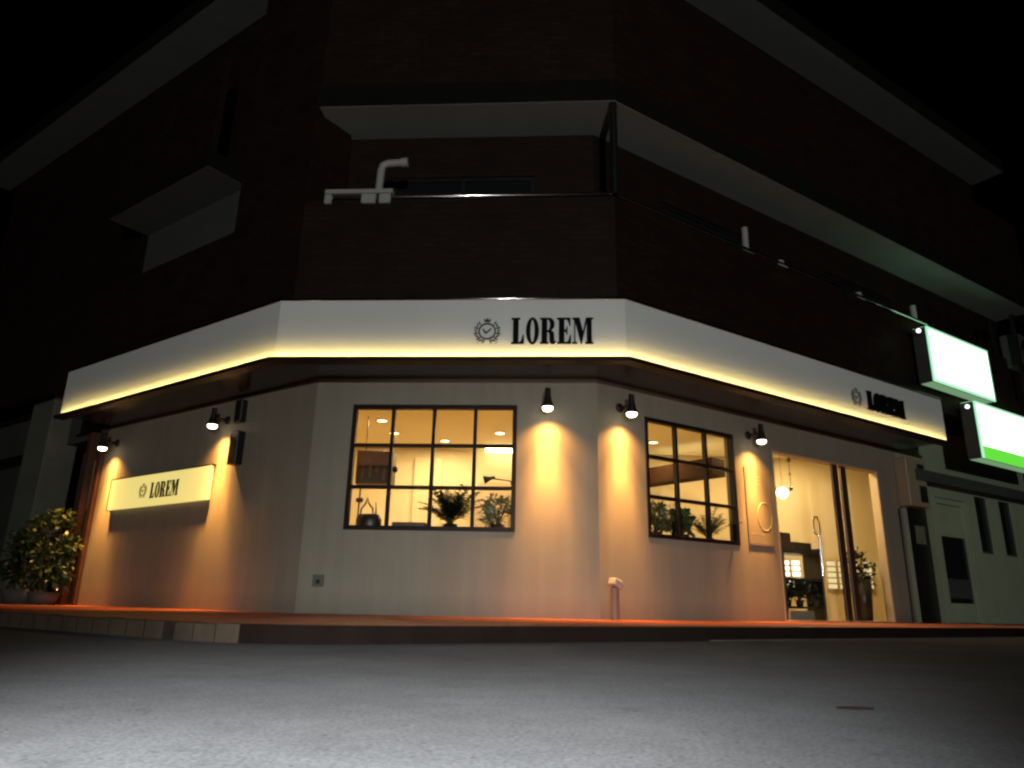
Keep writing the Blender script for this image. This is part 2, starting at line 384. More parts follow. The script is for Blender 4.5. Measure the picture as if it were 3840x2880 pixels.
DL, DR = 3.2, 2.5          # kerb distance from the two wings
def kerbline(off, uL=30., uR=40., r=0.7, n=8):
    """kerb outline moved outwards by off: far left -> rounded corner -> far right"""
    dl, dr = DL + off, DR + off
    det = nL.x * nR.y - nL.y * nR.x
    cl, cr = dl + A.dot(nL), dr + B.dot(nR)
    c = Vector(((cl * nR.y - cr * nL.y) / det, (nL.x * cr - nR.x * cl) / det))
    p1, p2 = c + LD * r, c + RD * r
    pts = [c + LD * uL]
    for k in range(n + 1):
        t = k / n
        pts.append(p1 * (1-t)**2 + c * 2*t*(1-t) + p2 * t*t)
    pts.append(c + RD * uR)
    return pts
def strip(o, i, z0, z1, a=0, b=None):
    b = len(o) - 1 if b is None else b
    s = MB()
    for k in range(a, b):
        q = [o[k], o[k+1], i[k+1], i[k]]
        v = [(p.x, p.y, z) for z in (z0, z1) for p in q]
        f = [(4, 5, 6, 7), (0, 1, 5, 4), (2, 3, 7, 6)]
        if k == a: f.append((3, 0, 4, 7))
        if k == b-1: f.append((1, 2, 6, 5))
        s.add(v, f)
    return s
ko, ki = kerbline(0), kerbline(-0.14)
pv = [(p.x, p.y) for p in ki] + [(p.x, p.y) for p in (B + RD * 40 - nR * 2, A - nC * 5, A + LD * 30 - nL * 2)]
tag(MB().add([(x, y, 0.0) for x, y in pv], [tuple(range(len(pv)))]).build('pavement', M['paving'], None, Matrix.Rotation(0, 4, 'Z')), kind='structure')
tag(strip(ko, ki, ROADZ - .02, 0.004, 4).build('kerb', M['kerbdark']), kind='structure')
k2o = kerbline(0.012)
# paler kerb stones of the left-hand street: cut into single blocks along the line
kb = MB()
p0, p1 = ko[0], ko[1]
ln = (p1 - p0).length; dd = (p1 - p0).normalized(); q0, q1 = ki[0], ki[1]
step = 0.20; nst = int(ln / step)
for k in range(nst - 40, nst):
    a = k * step; b = a + step - 0.012
    z1 = 0.003 + random.uniform(-.004, .004)
    pts = [p0 + dd*a, p0 + dd*b, q0 + dd*b, q0 + dd*a]
    kb.add([(p.x, p.y, z) for z in (ROADZ - .02, z1) for p in pts], [(4, 5, 6, 7), (0, 1, 5, 4), (2, 3, 7, 6), (3, 0, 4, 7), (1, 2, 6, 5)])
for k in range(1, 4):
    ga, gb = 0.02, 0.98
    kb2 = strip([ko[k].lerp(ko[k+1], ga), ko[k].lerp(ko[k+1], gb)], [ki[k].lerp(ki[k+1], ga), ki[k].lerp(ki[k+1], gb)], ROADZ - .02, 0.003 + random.uniform(-.004, .003))
    kb.add([tuple(v) for v in kb2.v], kb2.f)
far = [p0, p0 + dd * ((nst-40)*step - .012), q0 + dd * ((nst-40)*step - .012), q0]
kb.add([(p.x, p.y, z) for z in (ROADZ - .02, 0.003) for p in far], [(4, 5, 6, 7), (0, 1, 5, 4), (2, 3, 7, 6), (3, 0, 4, 7), (1, 2, 6, 5)])
tag(kb.build('kerb', M['kerb']), kind='structure')
g0, g1 = kerbline(0.05), kerbline(0.0)
for gl in (g0, g1): gl[-2] = gl[-2] + RD * 2.6
tag(strip(g0, g1, ROADZ - .02, ROADZ + 0.006, len(g0) - 2).build('gutter', M['gutter']), kind='structure')

# ================================================================== SHOP BUILDING
ZC = 2.75; ZT = 3.43
bld = thing('shop_building', 'dark brown corner building with a white ground floor shop and glowing canopy band', 'building', Matrix.Translation((-0.68, 8.48, 0)))
# openings (local x along wall)
WINC = (0.4706, 2.4584, 0.9297, 2.4241)
WINR = (0.7615, 2.3962, 0.9371, 2.4139)
DOOR = (3.20, 5.868, -0.01, 2.322)
LW, RW = 5.03, 6.45
w = MB()
wall_panel(w, FL, -LW, 0, -0.01, 2.78, 0, 0.15)
wall_panel(w, FC, 0, CLEN, -0.01, 2.781, 0, 0.15, [WINC])
wall_panel(w, FR, 0, RW, -0.01, 2.782, 0, 0.15, [WINR, DOOR])
w.build('wall', M['wall'], bld)
MB().band(-0.05, 0.779, ZC, ZC + 0.05, LW - .1, RW + .08).build('canopy_soffit', M['soffit'], bld)
MB().band(0.78, 0.832, ZC - 0.060, ZT, 4.866, 6.485).build('fascia', M['fascia'], bld)
MB().band(0.45, 0.778, ZT - 0.05, ZT - 0.01, 4.866, 6.485).build('canopy_top', M['slabedge'], bld)
# aluminium channel that carries the light strip
MB().band(0.776, 0.905, ZC - 0.073, ZC - 0.061, 4.868, 6.487).band(0.9055, 0.918, ZC - 0.073, ZC - 0.029, 4.868, 6.487).band(0.899, 0.9185, ZC - 0.0285, ZC - 0.026, 4.868, 6.487).build('strip_channel', M['darkmetal'], bld)
MB().band(0.903, 0.9052, ZC - 0.0605, ZC - 0.0475, 4.86, 6.48).build('light_strip', M['led'], bld)
# rounded trim on the top edge
tr = MB(); l3 = line3(0.825, 4.866, 6.485)
tr.tube([(p.x, p.y, ZT + 0.012) for p in l3], 0.018, 10)
tr.build('fascia_trim', M['steel'], bld)

def window(T, W, nx, nz):
    x0, x1, z0, z1 = W
    f = MB(); t = 0.052; m = 0.040; y0, y1 = -0.012, 0.07
    f.bbox(x0, x0 + t, y0, y1, z0, z1, T); f.bbox(x1 - t, x1, y0, y1, z0, z1, T)
    f.bbox(x0 + t, x1 - t, y0, y1, z0, z0 + t, T); f.bbox(x0 + t, x1 - t, y0, y1, z1 - t, z1, T)
    o = f.build('window', M['darkmetal'], bld)
    g = MB()
    for i in range(1, nx):
        x = x0 + (x1 - x0) * i / nx; g.bbox(x - m/2, x + m/2, y0 + .006, y1 - .01, z0 + t, z1 - t, T, 0.004)
    for j in range(1, nz):
        z = z0 + (z1 - z0) * j / nz
        for i in range(nx):
            a = x0 + (x1 - x0) * i / nx + (t if i == 0 else m/2); b = x0 + (x1 - x0) * (i+1) / nx - (t if i == nx-1 else m/2)
            g.bbox(a, b, y0 + .004, y1 - .012, z - m/2, z + m/2, T, 0.004)
    g.build('glazing_bars', M['darkmetal'], o)
    MB().add([(x0 + .01, 0.03, z0 + .01), (x1 - .01, 0.03, z0 + .01), (x1 - .01, 0.03, z1 - .01), (x0 + .01, 0.03, z1 - .01)], [(0, 1, 2, 3)], T).build('pane', M['glass'], o)
    MB().bbox(x0 - .03, x1 + .03, 0.152, 0.50, z0 - 0.06, z0 - 0.005, T).build('inner_ledge', M['wood'], o)
window(FC, WINC, 4, 3)
window(FR, WINR, 3, 3)

# sliding door
x0, x1, _, zt = DOOR
f = MB()
f.bbox(x0, x0 + .035, 0.0, 0.13, 0.004, zt, FR); f.bbox(x1 - .05, x1, 0.0, 0.13, 0.004, zt, FR)
f.bbox(x0 + .035, x1 - .05, 0.0, 0.13, zt - .03, zt, FR); f.bbox(x0 + .035, x1 - .05, 0.01, 0.13, 0.003, 0.02, FR)
door = f.build('sliding_door', M['palebrown'], bld)
for a, b, sx, y in ((x0 + .036, 4.80, 4.655, 0.045), (4.935, x1 - .051, 4.935, 0.085)):
    st = MB(); st.bbox(sx, sx + .145, y - .02, y + .02, 0.021, zt - .031, FR)
    leaf = st.build('door_stile', M['brown'], door)
    ga, gb = (a, sx) if sx > (a+b)/2 else (sx + .145, b)
    MB().add([(ga, y, .021), (gb, y, .021), (gb, y, zt - .031), (ga, y, zt - .031)], [(0, 1, 2, 3)], FR).build('pane', M['glass'], door)
h = MB()
h.tube([P('R', 4.10, 0.62, 0.02), P('R', 4.10, 1.20, 0.02)], 0.016, 10)
h.tube([P('R', 3.98, 1.22, .02), P('R', 3.99, 1.38, .02), P('R', 4.03, 1.44, .02), P('R', 4.08, 1.44, .02), P('R', 4.12, 1.38, .02), P('R', 4.13, 1.22, .02), P('R', 4.06, 1.18, .02), P('R', 3.98, 1.22, .02)], 0.012, 8)
h.build('handle', M['steel'], door)

# upper storeys
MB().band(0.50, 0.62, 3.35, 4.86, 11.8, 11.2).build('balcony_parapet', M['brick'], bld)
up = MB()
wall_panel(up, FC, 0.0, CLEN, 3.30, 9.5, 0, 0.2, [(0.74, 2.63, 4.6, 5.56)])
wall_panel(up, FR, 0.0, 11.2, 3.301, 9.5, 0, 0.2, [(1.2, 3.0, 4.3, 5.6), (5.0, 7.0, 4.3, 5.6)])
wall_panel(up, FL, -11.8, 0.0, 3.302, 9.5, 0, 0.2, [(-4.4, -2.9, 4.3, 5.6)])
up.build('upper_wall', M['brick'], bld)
# pale wall lining the left-hand balcony recess
MB().box(-4.88, -2.10, -0.012, -0.004, 3.6, 6.165, FL).build('balcony_wall', M['pale'], bld)
# corner pier left of the chamfer
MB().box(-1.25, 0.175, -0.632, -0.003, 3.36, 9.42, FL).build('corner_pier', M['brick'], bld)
# second floor slabs: bottom seen as a pale soffit
s = MB()
cb = corner(0.69)[1]; ci = corner(0.003)[1]
c0o = A + CD * -0.10 + nC * 0.69; c0i = A + CD * -0.10 + nC * 0.003
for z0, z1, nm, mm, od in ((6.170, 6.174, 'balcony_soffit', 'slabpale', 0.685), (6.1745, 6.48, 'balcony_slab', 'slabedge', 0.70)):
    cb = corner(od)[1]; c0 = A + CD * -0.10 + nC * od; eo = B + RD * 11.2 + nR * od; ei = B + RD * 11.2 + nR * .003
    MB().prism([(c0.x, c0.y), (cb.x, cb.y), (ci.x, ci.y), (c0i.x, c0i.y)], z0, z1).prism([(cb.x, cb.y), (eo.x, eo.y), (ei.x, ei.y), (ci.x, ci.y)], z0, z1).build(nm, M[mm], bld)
MB().box(-4.95, -2.12, -0.67, -0.013, 6.170, 6.174, FL).build('balcony_soffit', M['slab'], bld)
MB().box(-4.97, -2.11, -0.69, -0.004, 6.1745, 6.45, FL).build('balcony_slab', M['slabedge'], bld)
q = MB()
cb = corner(0.68)[1]; cbi = corner(0.56)[1]
a0, a1 = A + CD * -0.10 + nC * 0.68, A + CD * -0.10 + nC * 0.56; e0, e1 = B + RD * 11.2 + nR * 0.68, B + RD * 11.2 + nR * .56
q.prism([(a0.x, a0.y), (cb.x, cb.y), (cbi.x, cbi.y), (a1.x, a1.y)], 6.481, 8.15).prism([(cb.x, cb.y), (e0.x, e0.y), (e1.x, e1.y), (cbi.x, cbi.y)], 6.481, 8.15)
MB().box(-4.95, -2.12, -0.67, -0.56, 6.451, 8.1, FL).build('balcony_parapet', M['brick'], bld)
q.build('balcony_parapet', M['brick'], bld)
MB().band(0.002, 0.655, 9.520, 9.524, 12.2, 11.25).build('eaves_soffit', M['slab'], bld)
MB().band(-0.5, 0.67, 9.5245, 9.85, 12.2, 11.26).build('eaves_slab', M['slabedge'], bld)
rp = line3(-0.2, 12.2, 11.2)
back = [(B + RD * 11.2 - nR * 6), (A + LD * 12.2 - nL * 6)]
rf = [(p.x, p.y) for p in rp] + [(p.x, p.y) for p in back]
MB().prism(rf, 9.56, 9.80).build('roof', M['slabedge'], bld)
MB().prism([(p[0], p[1]) for p in rf], 2.86, 3.2).build('floor_slab', M['slabedge'], bld)
e = MB(); e.box(11.0, 11.2, 0.201, 6, -0.01, 9.49, FR); e.build('end_wall', M['brick'], bld)
e = MB(); e.box(-12.2, -12.0, 0.201, 6, -0.01, 9.49, FL); e.build('end_wall', M['brick'], bld)
e = MB(); b0, b1 = back
e.prism([(b0.x, b0.y), (b1.x, b1.y), (b1.x, b1.y + .2), (b0.x, b0.y + .2)], -0.01, 9.5); e.build('rear_wall', M['dull'], bld)
# upper window of the chamfer and two on the right wing
def dark_window(T, x0, x1, z0, z1, nx):
    f = MB(); t = .05
    f.box(x0, x1, .03, .10, z1 - t, z1, T); f.box(x0, x1, .03, .10, z0, z0 + t, T)
    for i in range(nx + 1):
        x = x0 + (x1 - x0 - t) * i / nx; f.box(x, x + t, .03, .10, z0 + t, z1 - t, T)
    o = f.build('window', M['black'], bld)
    MB().add([(x0, .06, z0), (x1, .06, z0), (x1, .06, z1), (x0, .06, z1)], [(0, 1, 2, 3)], T).build('pane', M['glassdark'], o)
dark_window(FC, 0.74, 2.63, 4.6, 5.56, 2)
dark_window(FR, 1.2, 3.0, 4.3, 5.6, 2); dark_window(FR, 5.0, 7.0, 4.3, 5.6, 2); dark_window(FL, -4.4, -2.9, 4.3, 5.6, 2)
# hand rail and corner post
rl = line3(0.60, 1.3, 6.9)
rt = MB(); a = A + CD * 0.05 + nC * .60
rt.tube([(a.x, a.y, 4.905), (rl[2].x, rl[2].y, 4.905), (rl[3].x, rl[3].y, 4.905)], 0.026, 12)
for w_, u in (('C', 0.3), ('C', 1.6), ('C', 2.8), ('R', 1.0), ('R', 2.6), ('R', 4.2), ('R', 5.8)):
    rt.tube([P(w_, u, 4.85, .60), P(w_, u, 4.90, .60)], 0.010, 8)
rt.build('handrail', M['steel'], bld)
cp = corner(.63)[1]
MB().tube([(cp.x, cp.y, 4.87), (cp.x, cp.y, 6.165)], 0.048, 14).build('corner_post', M['black'], bld)

# interior shell
LI, RI = 4.88, 6.2
def pt(w_, u, d): p = P(w_, u, 0, d); return (p.x, p.y)
ai, bi = corner(-0.152)
room = [pt('L', LI, -.152), (ai.x, ai.y), (bi.x, bi.y), pt('R', RI, -.152), (6.81, 12.658), (-5.78, 12.25)]
MB().prism(room, -0.03, 0.012).build('interior_floor', M['ifloor'], bld)
MB().prism(room, 2.70, 2.74).build('interior_ceiling', M['ceil'], bld)
iw = MB()
def vwall(s, p, q, z0=0.0, z1=2.74, t=0.12):
    p, q = Vector(p), Vector(q); d = (q - p).normalized(); n = Vector((-d.y, d.x)) * -t
    s.prism([(p.x, p.y), (q.x, q.y), (q.x + n.x, q.y + n.y), (p.x + n.x, p.y + n.y)], z0, z1)
vwall(iw, room[3], room[4]); vwall(iw, room[4], room[5]); vwall(iw, room[5], room[0])
# thin linings on the inner faces of the street walls
t = 0.006
wall_panel(iw, FL, -4.9, 0, 0.0, 2.69, 0.152, 0.152 + t)
wall_panel(iw, FC, 0, CLEN, 0.0, 2.69, 0.152, 0.152 + t, [(WINC[0], WINC[1], .85, WINC[3])])
wall_panel(iw, FR, 0, RI, 0.0, 2.69, 0.152, 0.152 + t, [(WINR[0], WINR[1], .85, WINR[3]), (DOOR[0], DOOR[1], -.1, DOOR[3])])
iw.build('interior_wall', M['int'], bld)
KD = Vector((11.42, 0.37)).normalized(); KN = Vector((KD.y, -KD.x))
FK = Matrix(((KD.x, -KN.x, 0, -5.78), (KD.y, -KN.y, 0, 12.25), (0, 0, 1, 0), (0, 0, 0, 1)))   # back wall frame
# bulkhead hung below the ceiling
h0, h1 = Vector((1.98, 12.44)), Vector((3.08, 11.01))
hd = (h1 - h0).normalized(); hn = Vector((-hd.y, hd.x)) * .32
MB().prism([(h0.x, h0.y), (h1.x, h1.y), (h1.x + hn.x, h1.y + hn.y), (h0.x + hn.x, h0.y + .12)], 2.10, 2.37).build('bulkhead', M['bulk'], bld)
MB().prism([(p.x, p.y) for p in (h0 + hd*.35 + hn*1.02, h1 - hd*.1 + hn*1.02, h1 - hd*.1 + hn*1.22, h0 + hd*.35 + hn*1.22)], 2.24, 2.28).build('bulkhead_light', M['panelsoft'], bld)
# pilaster and a pale door in the back wall
MB().bbox(4.15, 4.62, -0.06, -0.004, 0.02, 2.52, FK).build('pilaster', M['int'], bld)
for (x, y) in ((-1.90, 10.45), (-1.84, 11.26), (-1.08, 11.75), (-0.17, 11.10), (2.30, 11.53), (0.9, 10.2), (3.6, 11.3), (4.75, 11.55), (-3.6, 11.2)):  # the one nearest the door is an added fill for that end
    T = Matrix.Translation((x, y, 2.70))
    MB().lathe([(0.10, 0), (0.10, -.012), (0.075, -.014), (0.07, -.004)], 24, T).build('downlight', M['white'], bld)
    d = MB().lathe([(0.069, -.006), (0.001, -.006)], 24, T).build('downlight_lens', M['dlight'], bld)

# ================================================================== LETTERING
def curve_mesh(splines, depth):
    cu = bpy.data.curves.new('tmp', 'CURVE'); cu.dimensions = '2D'; cu.fill_mode = 'BOTH'; cu.extrude = depth / 2
    for pts in splines:
        sp = cu.splines.new('POLY'); sp.points.add(len(pts) - 1); sp.use_cyclic_u = True
        for p, c in zip(sp.points, pts): p.co = (c[0], c[1], 0, 1)
    o = bpy.data.objects.new('tmp', cu); col.objects.link(o)
    dg = bpy.context.evaluated_depsgraph_get(); me = bpy.data.meshes.new_from_object(o.evaluated_get(dg))
    s = MB(); s.add([tuple(v.co) for v in me.vertices], [tuple(p.vertices) for p in me.polygons])
    bpy.data.objects.remove(o); bpy.data.curves.remove(cu); bpy.data.meshes.remove(me)
    return s

def arc(cx, cy, rx, ry, a0, a1, n=14):
    return [(cx + rx * math.cos(math.radians(a0 + (a1 - a0) * i / n)), cy + ry * math.sin(math.radians(a0 + (a1 - a0) * i / n))) for i in range(n + 1)]

t = 0.055
GL = {
 'L': ([[(0, 0), (.52, 0), (.52, .34), (.475, .34), (.40, .10), (.33, t), (.295, t), (.295, 1 - t), (.36, 1 - t), (.36, 1), (0, 1), (0, 1 - t), (.07, 1 - t), (.07, t), (0, t)]], 0.0),
 'O': ([arc(.265, .5, .265, .515, 0, 351, 40), arc(.265, .5, .085, .44, 0, 351, 40)], 0.60),
 'R': ([[(0, 0), (.36, 0), (.36, t), (.295, t), (.295, .455), (.36, .44), (.385, .36), (.385, .13), (.42, .02), (.50, -.015), (.60, 0.0), (.66, .10), (.62, .11), (.60, .07), (.585, .12), (.58, .36), (.54, .46), (.46, .51)]
        + arc(.36, .755, .235, .245, -62, 90, 14) + [(0, 1), (0, 1 - t), (.07, 1 - t), (.07, t), (0, t)],
        [(.295, .52)] + arc(.31, .73, .10, .215, -80, 80, 10) + [(.295, .945)]], 1.17),
 'E': ([[(0, 0), (.56, 0), (.56, .33), (.52, .33), (.45, .10), (.38, t), (.295, t), (.295, .475), (.35, .465), (.385, .36), (.42, .36), (.42, .65), (.385, .65), (.35, .545), (.295, .53), (.295, 1 - t), (.37, 1 - t), (.44, .90), (.50, .70), (.54, .70), (.54, 1), (0, 1), (0, 1 - t), (.07, 1 - t), (.07, t), (0, t)]], 1.87),
 'M': ([[(0, 0), (.21, 0), (.21, t), (.135, t), (.135, .86), (.36, 0), (.395, 0), (.60, .84), (.60, t), (.535, t), (.535, 0), (.86, 0), (.86, t), (.80, t), (.80, 1 - t), (.86, 1 - t), (.86, 1), (.57, 1), (.445, .47), (.31, 1), (.02, 1), (.02, 1 - t), (.09, 1 - t), (.09, t), (0, t)]], 2.47),
}
WORDW = 3.33

def lettering(root, T, capz, width, depth, mm):
    """letters as separate children of root; T places the lower left corner, x right, y into the wall"""
    sx = width / WORDW
    for ch in 'LOREM':
        sp, off = GL[ch]
        s = curve_mesh([[((x + off) * sx, y * capz) for x, y in q] for q in sp], depth)
        s.v = [T @ Vector((v.x, -v.z, v.y)) for v in s.v]
        s.build('letter', mm, root)

def emblem(root, T, r, mm, depth=0.012):
    """ring with leaf sprays, a small crown and a tick-like monogram"""
    s = MB()
    def put(splines):
        c = curve_mesh(splines, depth); s.add([T @ Vector((v.x, -v.z, v.y)) for v in c.v], c.f)
    put([arc(0, 0, r * .66, r * .66, 0, 352, 44), arc(0, 0, r * .55, r * .55, 0, 352, 44)])
    for k in range(9):
        for sgn in (-1, 1):
            a = math.radians(-90 + sgn * (18 + k * 15)); cx, cy = math.cos(a) * r * .86, math.sin(a) * r * .86
            b = a + sgn * (.9 if k % 2 else .2); l = r * .20; wd = r * .065
            ux, uy = math.cos(b), math.sin(b)
            put([[(cx - ux*l, cy - uy*l), (cx + uy*wd, cy - ux*wd), (cx + ux*l, cy + uy*l), (cx - uy*wd, cy + ux*wd)]])
    put([[(-.22*r, .74*r), (.22*r, .74*r), (.26*r, 1.02*r), (.11*r, .88*r), (0, 1.06*r), (-.11*r, .88*r), (-.26*r, 1.02*r)]])
    put([[(-.20*r, -.12*r), (-.10*r, -.22*r), (.34*r, .18*r), (.28*r, .25*r), (-.09*r, -.06*r), (-.28*r, .22*r), (-.36*r, .16*r)]])
    for sgn in (-1, 1):
        put([[(sgn*.70*r, -.92*r), (sgn*.78*r, -.80*r), (sgn*.62*r, -1.0*r)][::sgn]])
    s.build('emblem', mm, root)

T = frame('C', 2.425, 2.895, 0.834)
r1 = thing('fascia_lettering', 'black serif letters LOREM with a round crest on the front of the white canopy band', 'sign', T)
lettering(r1, frame('C', 2.425, 2.895, 0.845), 0.305, 0.905, 0.022, M['letter'])
emblem(r1, frame('C', 2.155, 3.045, 0.841), 0.150, M['emblem'])
T = frame('R', 4.33, 2.915, 0.834)
r2 = thing('fascia_lettering', 'black LOREM letters and faint crest at the far right end of the canopy band', 'sign', T)
lettering(r2, frame('R', 4.33, 2.915, 0.855), 0.275, 0.95, 0.040, M['letter'])
emblem(r2, frame('R', 4.08, 3.05, 0.841), 0.13, M['emblempale'])

# cream board on the left wall
T = frame('L', 3.22, 1.385, 0.0)
sb = thing('wall_sign', 'glowing cream yellow LOREM signboard between two lamps on the left side wall', 'sign', T)
MB().bbox(-1.30, 1.30, -0.062, -0.02, 0.0, 0.455, T).build('panel', M['signface'], sb)
fr = MB()
for a in ((-1.318, -1.302, -.01, .463),): fr.box(a[0], a[1], -0.066, -0.004, a[2], a[3], T)
fr.box(-1.318, 1.318, -0.064, -0.004, 0.464, 0.474, T)
fr.build('frame', M['darkmetal'], sb)
lettering(sb, frame('L', 3.36, 1.49, 0.066), 0.225, 0.72, 0.006, M['signink'])
emblem(sb, frame('L', 3.56, 1.61, 0.066), 0.105, M['signink2'], 0.006)

# ================================================================== WALL LAMPS
def wall_lamp(label):
    t0 = thing('wall_lamp', label, 'wall lamp', I4, 'black wall lamps under the canopy')
    Rx = Matrix.Rotation(PI/2, 4, 'X')
    MB().lathe([(0.0005, .028), (0.045, .026), (0.056, .018), (0.058, 0.0)], 20, Rx).build('backplate', M['black'], t0)
    MB().tube([(0, -.02, 0), (0, -.15, .005), (0, -.195, .01)], [.014, .012, .018], 12).build('arm', M['black'], t0)
    T = Matrix.Translation((0, -.220, 0))
    MB().lathe([(0.0005, .125), (0.030, .120), (.034, .10), (.036, .03), (.045, -.02), (.062, -.075), (.074, -.115), (.071, -.115), (.058, -.072), (.038, -.02)], 24, T).build('shade', M['black'], t0)
    MB().lathe([(.036, -.03), (.052, -.075), (.060, -.110), (.058, -.135), (.040, -.152), (.0005, -.158)], 24, T).build('bulb', M['bulb'], t0)
    for nm, pw, size, tilt in (('lamp_spill', 0.95, 78, -11), ('lamp_halo', 0.32, 120, 20), ('lamp_beam', 0.15, 66, 40), ('lamp_beam', 0.58, 52, 16), ('lamp_core_beam', 1.75, 36, 7.5)):
        ld = bpy.data.lights.new(nm, 'SPOT'); ld.energy = LAMPW * pw; ld.color = (1.0, 0.43, 0.095)
        ld.spot_size = math.radians(size); ld.spot_blend = 1.0; ld.shadow_soft_size = 0.035
        lo = bpy.data.objects.new(nm, ld); col.objects.link(lo); lo.parent = t0
        lo.location = (0, -.212, -.168); lo.rotation_euler = (math.radians(tilt), 0, 0)
    return t0
LAMPW = 275
spots = [('C', 2.82, 'black wall lamp on the front wall right of the large window'),
         ('R', 0.35, 'black wall lamp at the corner left of the smaller right-hand window'),
         ('R', 2.71, 'black wall lamp between the smaller window and the glass door'),
         ('L', 1.78, 'black wall lamp on the side wall above the right end of the cream signboard'),
         ('L', 4.68, 'black wall lamp at the far left end of the side wall beside the bush')]
proto = None
for w_, u, lab in spots:
    if proto is None: proto = o = wall_lamp(lab)
    else: o = dup(proto); o['label'] = lab
    o.matrix_world = frame(w_, u, 2.45, 0.001) @ Matrix.Rotation(math.radians(random.uniform(-3, 3)), 4, 'Z')

# ================================================================== SMALL THINGS ON THE WALLS
T = frame('L', 1.44, 2.37, 0.0)
MB().bbox(-.075, .075, -.10, -.002, 0, .30, T, .012).lone('wall_box', M['black'], T, label='short black box high on the left side wall just under the canopy', cat='wall box')
T = frame('L', 1.42, 1.80, 0.0)
MB().bbox(-.09, .09, -.12, -.002, 0, .44, T, .012).lone('wall_box', M['black'], T, label='tall black box on the left side wall below the short black box', cat='wall box')
T = frame('C', 0.24, 0.30, 0.0)
o = thing('wall_socket', 'small grey outdoor socket low on the front wall below the large window', 'socket', T)
MB().bbox(-.065, .065, -.022, -.002, -.01, .12, T).build('cover', M['pilgrey'], o)
MB().bbox(-.022, .022, -.030, -.0225, .02, .068, T, .003).build('flap', M['black'], o)
T = frame('R', 0.115, 0.0, 0.12)
o = thing('standpipe', 'short pale standpipe with a tilted white cap at the foot of the wall corner', 'standpipe', T)
MB().tube([T @ Vector((0, 0, 0)), T @ Vector((0, 0, .34))], .042, 16).build('pipe', M['tanpipe'], o)
MB().bbox(-.06, .06, -.07, .05, .345, .425, T @ Matrix.Translation((0, 0, .39)) @ Matrix.Rotation(math.radians(22), 4, 'Y') @ Matrix.Translation((0, 0, -.385)), .012).build('cap', M['pipe'], o)
# acrylic menu board
T = frame('R', 2.83, 0.90, 0.0)
o = thing('menu_board', 'clear pale menu board with a green ring between the smaller window and the door', 'menu board', T)
MB().bbox(-.25, .25, -.009, -.004, .10, 1.09, T, .001).build('sheet', M['paper'], o)
f_ = MB()
f_.bbox(-.262, -.252, -.014, -.003, 0, 1.10, T, .002); f_.bbox(.252, .262, -.014, -.003, 0, 1.10, T, .002)
f_.bbox(-.251, .251, -.014, -.003, .06, .098, T, .002)
f_.build('frame', M['tanpipe'], o)
rr = MB(); rr.lathe([(.150, 0), (.155, .003), (.150, .005), (.145, .003), (.150, 0)], 28, T @ Matrix.Translation((.10, -.0095, .45)) @ Matrix.Rotation(PI/2, 4, 'X') @ Matrix.Scale(1.25, 4, (0, 1, 0))); rr.build('ring', M['ring'], o)
for k, (zz, wd) in enumerate(((.98, .16), (.93, .12), (.88, .14), (.20, .20))):
    MB().bbox(-wd, wd * .4, -.0105, -.0092, zz, zz + .012, T, .001).build('print_line', M['palebrown'], o)
# meter box at the right end
T = frame('R', 6.66, 1.80, 0.0)
o = thing('meter_box', 'beige meter box with two dark windows at the right end of the shop wall', 'meter box', T)
MB().bbox(-.29, .29, -.20, -.002, 0, .80, T, .012).build('case', M['beige'], o)
for zz in (.08, .44): MB().bbox(.02, .24, -.212, -.2005, zz, zz + .27, T, .004).build('meter_window', M['black'], o)
T = frame('R', 6.30, 0.0, 0.0)
o = MB(); o.tube([T @ Vector((0, -.03, .005)), T @ Vector((0, -.03, 1.75)), T @ Vector((.12, -.03, 1.797))], .014, 8)
o.lone('conduit', M['pale'], T, label='thin pale conduit running down the wall from the beige meter box', cat='conduit')

# ================================================================== BALCONY PIPES
T = frame('C', 0.5, 4.86, 0.60)
o = thing('vent_pipe', 'pale drain pipe with an elbow standing on the front balcony parapet', 'pipe', T)
MB().bbox(-.43, .42, -.06, .06, .075, .135, T, .01).build('tray', M['pipe'], o)
MB().tube([T @ Vector(p) for p in ((.23, 0, .13), (.24, 0, .42), (.26, 0, .49), (.32, 0, .52), (.56, 0, .53))], .048, 14).build('elbow_pipe', M['pipe'], o)
MB().tube([T @ Vector(p) for p in ((.49, 0, .529), (.57, 0, .531))], .060, 14).build('pipe_collar', M['pipe'], o)
for x, wd in ((-.38, .05), (.13, .10), (.33, .08)): MB().bbox(x - wd, x + wd * .8, -.055, .03, -.06, .07, T, .01).build('bracket', M['pipe'], o)
stubs = [(2.26, 'tall pale pipe stub standing on the right-hand balcony parapet', .40, .045), (3.0, 'low pale pipe stub right of the tall one on the right-hand parapet', .10, .06), (4.95, 'low pale pipe stub in the middle of the right-hand parapet', .12, .055), (6.6, 'pale pipe stub just above the left corner of the upper light box', .32, .05)]
for u, lab, hh, rad in stubs:
    T = frame('R', u, 4.86, 0.56)
    s = MB(); s.tube([T @ Vector((0, 0, 0)), T @ Vector((0, 0, hh))], rad, 14); s.tube([T @ Vector((-.10, -.005, .03)), T @ Vector((.10, -.005, .03))], rad * .9, 10)
    s.lone('pipe_stub', M['pipe'], T, label=lab, cat='pipe', group='pipe stubs on the right-hand parapet')

